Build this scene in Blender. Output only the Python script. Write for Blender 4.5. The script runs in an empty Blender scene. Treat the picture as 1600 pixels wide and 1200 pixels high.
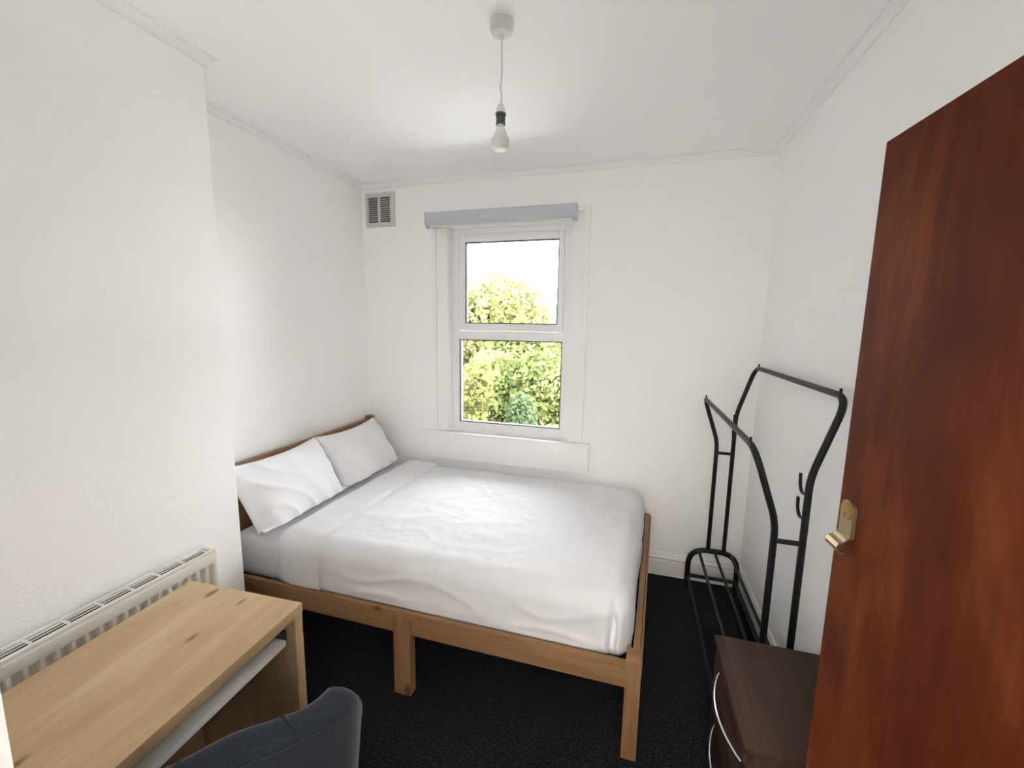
import bpy, bmesh, math, random
from mathutils import Vector, Matrix, noise
random.seed(7)

# ------------------------------------------------------------------ camera, sky, exposure
SC = bpy.context.scene
COL = SC.collection
CAM_H = 1.62
F_PX = 653.3
yaw, pit, rol = -0.27977, -0.13912, 0.015597
fw = Vector((math.sin(yaw) * math.cos(pit), math.cos(yaw) * math.cos(pit), math.sin(pit)))
rt = fw.cross(Vector((0, 0, 1))).normalized()
up = rt.cross(fw)
r2 = rt * math.cos(rol) + up * math.sin(rol)
u2 = -rt * math.sin(rol) + up * math.cos(rol)
cd = bpy.data.cameras.new('camera')
cd.sensor_fit = 'HORIZONTAL'
cd.sensor_width = 36
cd.lens = F_PX / 1600 * 36
cd.clip_start = 0.02
cd.clip_end = 2000
cam = bpy.data.objects.new('camera', cd)
M = Matrix((r2, u2, -fw)).transposed().to_4x4()
M.translation = (0, 0, CAM_H)
cam.matrix_world = M
COL.objects.link(cam)
SC.camera = cam

SKY = 6.3
HALL_FILL_W = 45.0
SUN = 15.0
wd = bpy.data.worlds.new('sky')
SC.world = wd
wd.use_nodes = True
nt = wd.node_tree
bgn = nt.nodes['Background']
tc = nt.nodes.new('ShaderNodeTexCoord')
mp = nt.nodes.new('ShaderNodeMapping')
mp.inputs['Scale'].default_value = (1, 1, 2.6)
nz = nt.nodes.new('ShaderNodeTexNoise')
nz.inputs['Scale'].default_value = 5.0
nz.inputs['Detail'].default_value = 7
nz.inputs['Roughness'].default_value = 0.6
rp = nt.nodes.new('ShaderNodeValToRGB')
rp.color_ramp.elements[0].position = 0.30
rp.color_ramp.elements[0].color = (0.50, 0.70, 0.98, 1)
rp.color_ramp.elements[1].position = 0.50
rp.color_ramp.elements[1].color = (1.0, 0.985, 0.96, 1)
nt.links.new(tc.outputs['Generated'], mp.inputs['Vector'])
nt.links.new(mp.outputs['Vector'], nz.inputs['Vector'])
nt.links.new(nz.outputs['Fac'], rp.inputs['Fac'])
nt.links.new(rp.outputs['Color'], bgn.inputs['Color'])
bgn.inputs['Strength'].default_value = SKY

# sun high over the side of the house: it lights the garden and the added roof reflector, never the window directly
sd = bpy.data.lights.new('sun', 'SUN')
sd.energy = SUN
sd.angle = math.radians(1.0)
sd.color = (1.0, 0.96, 0.90)
so = bpy.data.objects.new('sun', sd)
so.rotation_euler = Vector((-0.62, 0.12, -0.78)).to_track_quat('-Z', 'Y').to_euler()
so.location = (6, 2, 9)
COL.objects.link(so)

vs = SC.view_settings
vs.view_transform = 'Standard'
vs.look = 'None'
vs.gamma = 1
vs.use_curve_mapping = False
vs.exposure = 1.50
SC.cycles.max_bounces = 24
SC.cycles.diffuse_bounces = 20
SC.cycles.transparent_max_bounces = 12

# a portal: emits nothing, only guides sampling of the sky through the window
pl = bpy.data.lights.new('window_portal', 'AREA')
pl.shape = 'RECTANGLE'
pl.size = 0.86
pl.size_y = 1.44
pl.cycles.is_portal = True
po = bpy.data.objects.new('window_portal', pl)
po.location = (-0.835, 2.97, 1.56)
po.rotation_euler = (math.radians(-90), 0, 0)
COL.objects.link(po)

# ------------------------------------------------------------------ room measures (metres)
XL, XR, YF, YN, ZC = -1.95, 0.72, 2.761, 0.1125, 2.61
XC, YC = -1.62, 1.339                  # chimney breast face and corner
WX0, WX1, WZ0, WZ1 = -1.272, -0.402, 0.845, 2.30   # window opening
DX0, DX1, DZ1 = -0.335, 0.515, 1.985   # doorway


# ------------------------------------------------------------------ materials
def rgb(r, g, b):
    f = lambda c: (c / 255 / 12.92) if c / 255 <= 0.04045 else ((c / 255 + 0.055) / 1.055) ** 2.4
    return (f(r), f(g), f(b), 1)


def new_mat(name):
    m = bpy.data.materials.new(name)
    m.use_nodes = True
    return m, m.node_tree, m.node_tree.nodes['Principled BSDF']


def plain(name, col, rough=0.5, metal=0.0, bump=0.0, bscale=200, spec=0.5, var=0.0, vscale=4):
    m, t, b = new_mat(name)
    b.inputs['Base Color'].default_value = col
    b.inputs['Roughness'].default_value = rough
    b.inputs['Metallic'].default_value = metal
    b.inputs['Specular IOR Level'].default_value = spec
    c = t.nodes.new('ShaderNodeTexCoord')
    if bump:
        n = t.nodes.new('ShaderNodeTexNoise')
        n.inputs['Scale'].default_value = bscale
        n.inputs['Detail'].default_value = 4
        t.links.new(c.outputs['Object'], n.inputs['Vector'])
        bp = t.nodes.new('ShaderNodeBump')
        bp.inputs['Strength'].default_value = bump
        bp.inputs['Distance'].default_value = 0.004
        t.links.new(n.outputs['Fac'], bp.inputs['Height'])
        t.links.new(bp.outputs['Normal'], b.inputs['Normal'])
    if var:
        n2 = t.nodes.new('ShaderNodeTexNoise')
        n2.inputs['Scale'].default_value = vscale
        n2.inputs['Detail'].default_value = 5
        t.links.new(c.outputs['Object'], n2.inputs['Vector'])
        r = t.nodes.new('ShaderNodeValToRGB')
        r.color_ramp.elements[0].position = 0.3
        r.color_ramp.elements[1].position = 0.7
        r.color_ramp.elements[0].color = tuple(x * (1 - var) for x in col[:3]) + (1,)
        r.color_ramp.elements[1].color = tuple(min(1, x * (1 + var)) for x in col[:3]) + (1,)
        t.links.new(n2.outputs['Fac'], r.inputs['Fac'])
        t.links.new(r.outputs['Color'], b.inputs['Base Color'])
    return m


def wood(name, dark, mid, light, axis, rough=0.45, stretch=9.0, scale=9.0, knots=0.0, knot_col=None, fine=0.35, spec=0.4, coat=0.0):
    """grain runs along axis (0,1,2) of the object's own coordinates"""
    m, t, b = new_mat(name)
    N, K = t.nodes, t.links
    c = N.new('ShaderNodeTexCoord')
    oi = N.new('ShaderNodeObjectInfo')
    add = N.new('ShaderNodeVectorMath')
    add.operation = 'ADD'
    sc = N.new('ShaderNodeVectorMath')
    sc.operation = 'SCALE'
    cmb = N.new('ShaderNodeCombineXYZ')
    for i in range(3):
        K.new(oi.outputs['Random'], cmb.inputs[i])
    K.new(cmb.outputs[0], sc.inputs[0])
    sc.inputs['Scale'].default_value = 7.0
    K.new(c.outputs['Object'], add.inputs[0])
    K.new(sc.outputs[0], add.inputs[1])
    mpn = N.new('ShaderNodeMapping')
    s = [scale] * 3
    s[axis] = scale / stretch
    mpn.inputs['Scale'].default_value = s
    K.new(add.outputs[0], mpn.inputs['Vector'])
    n1 = N.new('ShaderNodeTexNoise')
    n1.inputs['Scale'].default_value = 1.0
    n1.inputs['Detail'].default_value = 5
    n1.inputs['Roughness'].default_value = 0.6
    n1.inputs['Distortion'].default_value = 0.7
    K.new(mpn.outputs[0], n1.inputs['Vector'])
    r1 = N.new('ShaderNodeValToRGB')
    e = r1.color_ramp.elements
    e[0].position, e[0].color = 0.28, dark
    e[1].position, e[1].color = 0.75, light
    em = e.new(0.5)
    em.color = mid
    K.new(n1.outputs['Fac'], r1.inputs['Fac'])
    mp2 = N.new('ShaderNodeMapping')
    s2 = [scale * 14] * 3
    s2[axis] = scale * 0.5
    mp2.inputs['Scale'].default_value = s2
    K.new(add.outputs[0], mp2.inputs['Vector'])
    n2 = N.new('ShaderNodeTexNoise')
    n2.inputs['Scale'].default_value = 1.0
    n2.inputs['Detail'].default_value = 3
    K.new(mp2.outputs[0], n2.inputs['Vector'])
    r2_ = N.new('ShaderNodeValToRGB')
    r2_.color_ramp.elements[0].position = 0.3
    r2_.color_ramp.elements[0].color = (1 - fine, 1 - fine, 1 - fine, 1)
    r2_.color_ramp.elements[1].position = 0.65
    r2_.color_ramp.elements[1].color = (1, 1, 1, 1)
    K.new(n2.outputs['Fac'], r2_.inputs['Fac'])
    mx = N.new('ShaderNodeMix')
    mx.data_type = 'RGBA'
    mx.blend_type = 'MULTIPLY'
    mx.inputs[0].default_value = 1.0
    K.new(r1.outputs['Color'], mx.inputs[6])
    K.new(r2_.outputs['Color'], mx.inputs[7])
    out = mx.outputs[2]
    if knots:
        mp3 = N.new('ShaderNodeMapping')
        s3 = [knots] * 3
        s3[axis] = knots * 0.45
        mp3.inputs['Scale'].default_value = s3
        K.new(add.outputs[0], mp3.inputs['Vector'])
        v = N.new('ShaderNodeTexVoronoi')
        v.inputs['Scale'].default_value = 1.0
        v.inputs['Randomness'].default_value = 1.0
        K.new(mp3.outputs[0], v.inputs['Vector'])
        r3 = N.new('ShaderNodeValToRGB')
        r3.color_ramp.elements[0].position = 0.07
        r3.color_ramp.elements[0].color = (1, 1, 1, 1)
        r3.color_ramp.elements[1].position = 0.13
        r3.color_ramp.elements[1].color = (0, 0, 0, 1)
        K.new(v.outputs['Distance'], r3.inputs['Fac'])
        mk = N.new('ShaderNodeMix')
        mk.data_type = 'RGBA'
        K.new(r3.outputs['Color'], mk.inputs[0])
        K.new(out, mk.inputs[6])
        mk.inputs[7].default_value = knot_col or dark
        out = mk.outputs[2]
    K.new(out, b.inputs['Base Color'])
    b.inputs['Roughness'].default_value = rough
    b.inputs['Specular IOR Level'].default_value = spec
    if coat:
        b.inputs['Coat Weight'].default_value = coat
        b.inputs['Coat Roughness'].default_value = 0.25
    bp = N.new('ShaderNodeBump')
    bp.inputs['Strength'].default_value = 0.12
    bp.inputs['Distance'].default_value = 0.001
    K.new(n2.outputs['Fac'], bp.inputs['Height'])
    K.new(bp.outputs['Normal'], b.inputs['Normal'])
    return m


MT = {}
MT['wall'] = plain('wall_paint', (0.948, 0.945, 0.942, 1), 0.75, bump=0.22, bscale=120, spec=0.25)
MT['ceil'] = plain('ceiling_paint', (0.955, 0.952, 0.951, 1), 0.8, bump=0.12, bscale=90, spec=0.2)
MT['gloss'] = plain('white_gloss_paint', (0.905, 0.902, 0.90, 1), 0.35, spec=0.4)
MT['skirt'] = plain('skirting_paint', (0.80, 0.785, 0.76, 1), 0.4, spec=0.4)
MT['upvc'] = plain('white_upvc', (0.88, 0.88, 0.89, 1), 0.3, spec=0.45)
MT['gasket'] = plain('black_gasket', (0.02, 0.02, 0.025, 1), 0.6)
MT['blind'] = plain('grey_blind_metal', rgb(196, 200, 208), 0.45, 0.0)
MT['vent'] = plain('vent_aluminium', rgb(206, 206, 204), 0.45, 0.0)
MT['dark'] = plain('dark_void', (0.02, 0.02, 0.02, 1), 0.9)
MT['vent_dark'] = plain('vent_shadow', (0.15, 0.15, 0.15, 1), 0.9)
MT['rad'] = plain('radiator_enamel', rgb(222, 218, 210), 0.4)
MT['white_plastic'] = plain('white_plastic', (0.70, 0.69, 0.665, 1), 0.4)
MT['grey_plastic'] = plain('dark_grey_plastic', rgb(70, 72, 76), 0.5)
MT['steel'] = plain('steel', (0.6, 0.6, 0.6, 1), 0.3, 1.0)
MT['chrome'] = plain('satin_chrome', (0.80, 0.80, 0.82, 1), 0.22, 1.0)
MT['brass'] = plain('antique_brass', rgb(158, 141, 110), 0.42, 1.0, bump=0.05, bscale=60)
MT['brass_yellow'] = plain('yellow_brass', rgb(168, 132, 78), 0.4, 1.0)
MT['black_metal'] = plain('black_powder_coat', (0.008, 0.009, 0.011, 1), 0.4, spec=0.3)
MT['cotton'] = plain('white_cotton', (0.72, 0.725, 0.75, 1), 0.85, bump=0.10, bscale=60, spec=0.15)
MT['pillow'] = plain('pillowcase_cotton', (0.82, 0.825, 0.845, 1), 0.85, bump=0.08, bscale=60, spec=0.15)
MT['sheet'] = plain('white_sheet', (0.80, 0.80, 0.83, 1), 0.85, bump=0.10, bscale=50, spec=0.15)
MT['tray'] = plain('white_melamine', (0.80, 0.79, 0.78, 1), 0.4)
MT['oak'] = [wood('bed_pine_%s' % 'xyz'[a], rgb(126, 91, 58), rgb(143, 108, 74), rgb(155, 120, 88), a, 0.5, 9, 10, 7.0, rgb(91, 56, 32), 0.16) for a in range(3)]
MT['desk'] = [wood('desk_oak_%s' % 'xyz'[a], rgb(172, 143, 105), rgb(187, 158, 121), rgb(202, 177, 140), a, 0.5, 6, 9, 9.5, rgb(126, 97, 71), 0.10) for a in range(3)]
MT['walnut'] = [wood('walnut_laminate_%s' % 'xyz'[a], rgb(47, 35, 29), rgb(64, 47, 39), rgb(80, 60, 50), a, 0.5, 14, 16, 0, None, 0.3, 0.15) for a in range(3)]
MT['door'] = wood('mahogany_stain', rgb(64, 24, 9), rgb(86, 36, 17), rgb(125, 68, 32), 2, 0.62, 3.2, 5, 0, None, 0.22, 0.06, 0.0)


def carpet():
    m, t, b = new_mat('charcoal_carpet')
    N, K = t.nodes, t.links
    c = N.new('ShaderNodeTexCoord')
    n = N.new('ShaderNodeTexNoise')
    n.inputs['Scale'].default_value = 130
    n.inputs['Detail'].default_value = 3
    n.inputs['Roughness'].default_value = 0.7
    K.new(c.outputs['Object'], n.inputs['Vector'])
    r = N.new('ShaderNodeValToRGB')
    r.color_ramp.elements[0].position = 0.35
    r.color_ramp.elements[0].color = (0.003, 0.0034, 0.004, 1)
    r.color_ramp.elements[1].position = 0.72
    r.color_ramp.elements[1].color = (0.036, 0.0365, 0.038, 1)
    K.new(n.outputs['Fac'], r.inputs['Fac'])
    K.new(r.outputs['Color'], b.inputs['Base Color'])
    b.inputs['Roughness'].default_value = 1.0
    b.inputs['Specular IOR Level'].default_value = 0.05
    bp = N.new('ShaderNodeBump')
    bp.inputs['Strength'].default_value = 0.8
    bp.inputs['Distance'].default_value = 0.004
    K.new(n.outputs['Fac'], bp.inputs['Height'])
    K.new(bp.outputs['Normal'], b.inputs['Normal'])
    return m


MT['carpet'] = carpet()


def velvet():
    m, t, b = new_mat('slate_velvet')
    N, K = t.nodes, t.links
    c = N.new('ShaderNodeTexCoord')
    n = N.new('ShaderNodeTexNoise')
    n.inputs['Scale'].default_value = 260
    n.inputs['Detail'].default_value = 4
    K.new(c.outputs['Object'], n.inputs['Vector'])
    r = N.new('ShaderNodeValToRGB')
    r.color_ramp.elements[0].position = 0.3
    r.color_ramp.elements[0].color = rgb(35, 38, 46)
    r.color_ramp.elements[1].position = 0.7
    r.color_ramp.elements[1].color = rgb(47, 51, 61)
    K.new(n.outputs['Fac'], r.inputs['Fac'])
    K.new(r.outputs['Color'], b.inputs['Base Color'])
    b.inputs['Roughness'].default_value = 0.9
    b.inputs['Specular IOR Level'].default_value = 0.1
    b.inputs['Sheen Weight'].default_value = 0.12
    b.inputs['Sheen Roughness'].default_value = 0.4
    return m


MT['velvet'] = velvet()
MT['seam'] = plain('seam_thread', rgb(22, 23, 28), 0.9)


def glass():
    m = bpy.data.materials.new('window_glass')
    m.use_nodes = True
    t = m.node_tree
    t.nodes.clear()
    o = t.nodes.new('ShaderNodeOutputMaterial')
    tr = t.nodes.new('ShaderNodeBsdfTransparent')
    tr.inputs['Color'].default_value = (0.96, 0.975, 0.97, 1)
    gl = t.nodes.new('ShaderNodeBsdfGlossy')
    gl.inputs['Roughness'].default_value = 0.0
    fr = t.nodes.new('ShaderNodeFresnel')
    fr.inputs['IOR'].default_value = 1.4
    mx = t.nodes.new('ShaderNodeMixShader')
    t.links.new(fr.outputs[0], mx.inputs[0])
    t.links.new(tr.outputs[0], mx.inputs[1])
    t.links.new(gl.outputs[0], mx.inputs[2])
    t.links.new(mx.outputs[0], o.inputs['Surface'])
    return m


MT['glass'] = glass()


# ------------------------------------------------------------------ mesh helpers
def box(bm, a, b, bev=0.0, warp=None):
    """axis aligned box between corners a and b, with bevelled edges"""
    x0, y0, z0 = a
    x1, y1, z1 = b
    vs_ = [bm.verts.new(p) for p in ((x0, y0, z0), (x1, y0, z0), (x1, y1, z0), (x0, y1, z0), (x0, y0, z1), (x1, y0, z1), (x1, y1, z1), (x0, y1, z1))]
    fs = [bm.faces.new([vs_[i] for i in q]) for q in ((0, 3, 2, 1), (4, 5, 6, 7), (0, 1, 5, 4), (1, 2, 6, 5), (2, 3, 7, 6), (3, 0, 4, 7))]
    if bev:
        es = list({e for f in fs for e in f.edges})
        bmesh.ops.bevel(bm, geom=es, offset=bev, segments=2, affect='EDGES', profile=0.6)
    return bm


def prism(bm, pts, ax, lo, hi):
    """extrude a 2D outline along axis ax from lo to hi; pts are in the other two axes in order"""
    def mk(p, v):
        c = [0, 0, 0]
        o = [i for i in range(3) if i != ax]
        c[o[0]], c[o[1]], c[ax] = p[0], p[1], v
        return bm.verts.new(c)
    A = [mk(p, lo) for p in pts]
    B = [mk(p, hi) for p in pts]
    n = len(pts)
    for i in range(n):
        bm.faces.new((A[i], A[(i + 1) % n], B[(i + 1) % n], B[i]))
    bm.faces.new(A[::-1])
    bm.faces.new(B)
    bmesh.ops.recalc_face_normals(bm, faces=bm.faces)
    return bm


def tube(bm, pts, r, seg=10, caps=True):
    pts = [Vector(p) for p in pts]
    rings = []
    t0 = (pts[1] - pts[0]).normalized()
    ref = Vector((0, 0, 1)) if abs(t0.z) < 0.9 else Vector((1, 0, 0))
    nrm = t0.cross(ref).normalized()
    for i, p in enumerate(pts):
        if i == 0:
            t = t0
        elif i == len(pts) - 1:
            t = (pts[i] - pts[i - 1]).normalized()
        else:
            t = ((pts[i] - pts[i - 1]).normalized() + (pts[i + 1] - pts[i]).normalized()).normalized()
        nrm = (nrm - t * nrm.dot(t)).normalized()
        bn = t.cross(nrm)
        rr = r[i] if isinstance(r, (list, tuple)) else r
        rings.append([bm.verts.new(p + (nrm * math.cos(2 * math.pi * k / seg) + bn * math.sin(2 * math.pi * k / seg)) * rr) for k in range(seg)])
    for a, b in zip(rings, rings[1:]):
        for k in range(seg):
            bm.faces.new((a[k], a[(k + 1) % seg], b[(k + 1) % seg], b[k]))
    if caps:
        bm.faces.new(rings[0][::-1])
        bm.faces.new(rings[-1])
    return bm


def rounded_path(pts, rad, n=7):
    """polyline with every inner corner replaced by an arc"""
    pts = [Vector(p) for p in pts]
    out = [pts[0]]
    for i in range(1, len(pts) - 1):
        r = rad[i - 1] if isinstance(rad, (list, tuple)) else rad
        a = (pts[i - 1] - pts[i])
        b = (pts[i + 1] - pts[i])
        d = min(r, a.length * 0.48, b.length * 0.48)
        A = pts[i] + a.normalized() * d
        B = pts[i] + b.normalized() * d
        for k in range(n + 1):
            s = k / n
            out.append(A * (1 - s) ** 2 + pts[i] * 2 * s * (1 - s) + B * s ** 2)
    out.append(pts[-1])
    return out


def lathe(bm, prof, seg=24, center=(0, 0, 0)):
    c = Vector(center)
    rings = []
    for r, z in prof:
        if r < 1e-5:
            rings.append([bm.verts.new(c + Vector((0, 0, z)))])
        else:
            rings.append([bm.verts.new(c + Vector((r * math.cos(2 * math.pi * k / seg), r * math.sin(2 * math.pi * k / seg), z))) for k in range(seg)])
    for a, b in zip(rings, rings[1:]):
        for k in range(seg):
            k2 = (k + 1) % seg
            if len(a) == 1 and len(b) == 1:
                continue
            if len(a) == 1:
                bm.faces.new((a[0], b[k2], b[k]))
            elif len(b) == 1:
                bm.faces.new((a[k], a[k2], b[0]))
            else:
                bm.faces.new((a[k], a[k2], b[k2], b[k]))
    bmesh.ops.recalc_face_normals(bm, faces=bm.faces)
    return bm


def rbox(bm, a, b, r, step=0.02, flat=False):
    """rounded box with an even fine grid: base of mattress, duvet and cuff"""
    lo, hi = Vector(a), Vector(b)
    n = [max(2, int(round((hi[i] - lo[i]) / step))) for i in range(3)]
    cache = {}

    def V(i, j, k):
        key = (i, j, k)
        if key not in cache:
            q = Vector([lo[m] + (hi[m] - lo[m]) * (i, j, k)[m] / n[m] for m in range(3)])
            c = Vector([min(max(q[m], lo[m] + r), hi[m] - r) for m in range(3)])
            if flat:
                c.z = min(q.z, hi.z - r)
            d = q - c
            if d.length > 1e-9:
                # map the box corner zone onto the rounded one evenly
                l = max(abs(d.x), abs(d.y), abs(d.z))
                q = c + d.normalized() * l
            cache[key] = bm.verts.new(q)
        return cache[key]
    for i in range(n[0]):
        for j in range(n[1]):
            bm.faces.new((V(i, j, 0), V(i, j + 1, 0), V(i + 1, j + 1, 0), V(i + 1, j, 0)))
            bm.faces.new((V(i, j, n[2]), V(i + 1, j, n[2]), V(i + 1, j + 1, n[2]), V(i, j + 1, n[2])))
        for k in range(n[2]):
            bm.faces.new((V(i, 0, k), V(i + 1, 0, k), V(i + 1, 0, k + 1), V(i, 0, k + 1)))
            bm.faces.new((V(i, n[1], k), V(i, n[1], k + 1), V(i + 1, n[1], k + 1), V(i + 1, n[1], k)))
    for j in range(n[1]):
        for k in range(n[2]):
            bm.faces.new((V(0, j, k), V(0, j, k + 1), V(0, j + 1, k + 1), V(0, j + 1, k)))
            bm.faces.new((V(n[0], j, k), V(n[0], j + 1, k), V(n[0], j + 1, k + 1), V(n[0], j, k + 1)))
    return bm


def BM():
    return bmesh.new()


def obj(name, bm, mat, parent=None, smooth=False, label=None, origin=None):
    """finish a bmesh whose vertices are in world space as one mesh object"""
    if origin is None:
        origin = world_loc(parent) if parent else Vector((0, 0, 0))
    o_ = Vector(origin)
    bm.normal_update()
    for v in bm.verts:
        v.co -= o_
    me = bpy.data.meshes.new(name)
    bm.to_mesh(me)
    bm.free()
    me.materials.append(mat)
    if smooth:
        me.polygons.foreach_set('use_smooth', [True] * len(me.polygons))
        if smooth != 'all':
            me.set_sharp_from_angle(angle=math.radians(38))
    o = bpy.data.objects.new(name, me)
    COL.objects.link(o)
    if parent:
        o.parent = parent
        o.location = o_ - world_loc(parent)
    else:
        o.location = o_
    if label:
        o['label'] = label
    return o


def world_loc(o):
    l = Vector((0, 0, 0))
    while o:
        l += o.location
        o = o.parent
    return l


def thing(name, label, cat, loc, group=None):
    o = bpy.data.objects.new(name, None)
    o.empty_display_size = 0.1
    o.location = loc
    COL.objects.link(o)
    o['label'] = label
    o['category'] = cat
    if group:
        o['group'] = group
    return o


def struct(o, label=None, cat=None):
    o['kind'] = 'structure'
    if label:
        o['label'] = label
    if cat:
        o['category'] = cat
    return o


# ================================================================== THE ROOM
T = 0.14
HY0 = -1.35      # far end of the hall behind the camera
b = BM()
box(b, (XL - T, HY0 - 0.1, -0.06), (XR + 0.9, YF + 0.2, 0.0))
struct(obj('floor', b, MT['carpet']), 'charcoal grey short pile carpet covering the bedroom floor', 'floor')
b = BM()
box(b, (XL - T, HY0 - 0.1, ZC), (XR + 0.9, YF + 0.2, ZC + 0.08))
struct(obj('ceiling', b, MT['ceil']), 'plain white painted ceiling with a bulb pendant', 'ceiling')

# far wall with the window opening
b = BM()
YO = 2.955
box(b, (XL - T, YF, 0), (WX0, YO, ZC))
box(b, (WX1, YF, 0), (XR + T, YO, ZC))
box(b, (WX0, YF, 0), (WX1, YO, WZ0 - 0.02))
box(b, (WX0, YF, WZ1), (WX1, YO, ZC))
struct(obj('wall_far', b, MT['wall']), 'white painted wall with the window in it', 'wall')
b = BM()
box(b, (XL - T, YC, 0), (XL, YF, ZC))
struct(obj('wall_left', b, MT['wall']), 'white alcove wall behind the headboard', 'wall')
b = BM()
box(b, (XL - T, YN, 0), (XC, YC, ZC), 0.004)
struct(obj('wall_chimney', b, MT['wall']), 'white chimney breast projecting beside the bed, radiator on it', 'wall')
b = BM()
box(b, (XR, YN, 0), (XR + T, YF, ZC))
struct(obj('wall_right', b, MT['wall']), 'white wall behind the black clothes rack', 'wall')
b = BM()
box(b, (XL - T, 0.005, 0), (DX0 - 0.03, YN, ZC))
box(b, (DX1 + 0.03, 0.005, 0), (XR + 0.9, YN, ZC))
box(b, (DX0 - 0.03, 0.005, DZ1 + 0.03), (DX1 + 0.03, YN, ZC))
struct(obj('wall_near', b, MT['wall']), 'white wall with the doorway beside the desk', 'wall')
# the hall behind the doorway
b = BM()
box(b, (XL - T, HY0 - 0.1, 0), (XR + 0.9, HY0, ZC))
struct(obj('wall_hall_back', b, MT['wall']))
b = BM()
box(b, (-1.45, HY0, 0), (-1.35, 0.005, ZC))
struct(obj('wall_hall_left', b, MT['wall']))
b = BM()
box(b, (1.35, HY0, 0), (1.45, 0.005, ZC))
struct(obj('wall_hall_right', b, MT['wall']))

# door lining with its stop
b = BM()
box(b, (DX0 - 0.03, 0.0, 0), (DX0, YN + 0.002, DZ1), 0.004)
box(b, (DX1, 0.0, 0), (DX1 + 0.03, YN + 0.002, DZ1), 0.004)
box(b, (DX0 - 0.03, 0.0, DZ1), (DX1 + 0.03, YN + 0.002, DZ1 + 0.03), 0.004)
o = obj('trim_1', b, MT['gloss'], smooth=True)
struct(o, 'white gloss door lining beside the desk', 'door frame')
b = BM()
box(b, (DX0 - 0.09, YN, 0), (DX0 - 0.012, YN + 0.016, DZ1 + 0.08), 0.004)
box(b, (DX1 + 0.012, YN, 0), (DX1 + 0.09, YN + 0.016, DZ1 + 0.08), 0.004)
box(b, (DX0 - 0.09, YN, DZ1 + 0.012), (DX1 + 0.09, YN + 0.016, DZ1 + 0.08), 0.004)
struct(obj('trim_2', b, MT['gloss'], smooth=True), 'white door architrave on the doorway wall', 'trim')


# swept mouldings -----------------------------------------------------------
def sweep(name, prof, p0, p1, inward, m0, m1, mat, label, cat):
    """prof: list of (distance from wall, z). m0/m1: mitre signs at both ends"""
    p0, p1, inn = Vector(p0 + (0,)), Vector(p1 + (0,)), Vector(inward + (0,))
    t = (p1 - p0).normalized()
    bm = BM()
    A = [bm.verts.new(p0 + inn * d + t * d * m0 + Vector((0, 0, z))) for d, z in prof]
    B = [bm.verts.new(p1 + inn * d - t * d * m1 + Vector((0, 0, z))) for d, z in prof]
    n = len(prof)
    for i in range(n):
        bm.faces.new((A[i], A[(i + 1) % n], B[(i + 1) % n], B[i]))
    bm.faces.new(A[::-1])
    bm.faces.new(B)
    bmesh.ops.recalc_face_normals(bm, faces=bm.faces)
    return struct(obj(name, bm, mat, smooth=True), label, cat)


cove = [(0, ZC), (0, ZC - 0.036), (0.005, ZC - 0.036), (0.005, ZC - 0.031)]
for k in range(7):
    a_ = math.pi / 2 * k / 6
    cove.append((0.028 - 0.021 * math.cos(a_), ZC - 0.006 - 0.023 * (1 - math.sin(a_))))
cove += [(0.033, ZC - 0.006), (0.033, ZC)]
sweep('trim_3', cove, (XL, YF), (XR, YF), (0, -1), 1, 1, MT['gloss'], 'white coving along the top of the window wall', 'coving')
sweep('trim_4', cove, (XR, YF), (XR, YN), (-1, 0), 1, 1, MT['gloss'], 'white coving above the clothes rack and door', 'coving')
sweep('trim_5', cove, (XL, YC), (XL, YF), (1, 0), 1, 1, MT['gloss'], 'white coving above the headboard in the alcove', 'coving')
sweep('trim_6', cove, (XC, YN), (XC, YC), (1, 0), 1, -1, MT['gloss'], 'white coving along the chimney breast above the radiator', 'coving')
sweep('trim_7', cove, (XC, YC), (XL, YC), (0, 1), -1, 1, MT['gloss'], 'white coving on the side of the chimney breast', 'coving')
sweep('trim_8', cove, (XC, YN), (XR, YN), (0, 1), 1, 1, MT['gloss'], 'white coving on the doorway wall', 'coving')
skp = [(0, 0), (0.018, 0), (0.018, 0.100), (0.014, 0.104), (0.014, 0.112), (0.020, 0.116), (0.022, 0.124), (0.018, 0.131), (0.012, 0.136), (0.012, 0.142), (0.008, 0.152), (0, 0.155)]
sweep('baseboard_far', skp, (XL, YF), (XR, YF), (0, -1), 1, 1, MT['skirt'], 'white moulded skirting board below the window wall', 'skirting')
sweep('baseboard_right', skp, (XR, YF), (XR, YN), (-1, 0), 1, 1, MT['skirt'], 'white moulded skirting board behind the clothes rack', 'skirting')
sweep('baseboard_left', skp, (XL, YC), (XL, YF), (1, 0), 1, 1, MT['skirt'], 'white skirting board behind the bed head', 'skirting')
sweep('baseboard_chimney', skp, (XC, YN), (XC, YC), (1, 0), 1, -1, MT['skirt'], 'white skirting board under the radiator', 'skirting')

# ================================================================== WINDOW
win = bpy.data.objects.new('window_1', None)
win.location = (-0.837, 2.85, WZ0)
COL.objects.link(win)
struct(win, 'white plastic window with a top-hung sash over a fixed pane', 'window')
FY0, FY1 = 2.818, 2.885
b = BM()
fx0, fx1 = WX0, WX1
box(b, (fx0, FY0, WZ0 - 0.02), (-1.212, FY1, WZ1), 0.004)
box(b, (-0.462, FY0, WZ0 - 0.02), (fx1, FY1, WZ1), 0.004)
box(b, (-1.212, FY0, 2.243), (-0.462, FY1, WZ1), 0.003)
box(b, (-1.212, FY0, WZ0 - 0.02), (-0.462, FY1, 0.908), 0.003)
obj('window_frame', b, MT['upvc'], win, True)
b = BM()
box(b, (-1.214, FY0, 1.515), (-0.460, FY1, 1.578), 0.004)
obj('transom', b, MT['upvc'], win, True)
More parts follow.
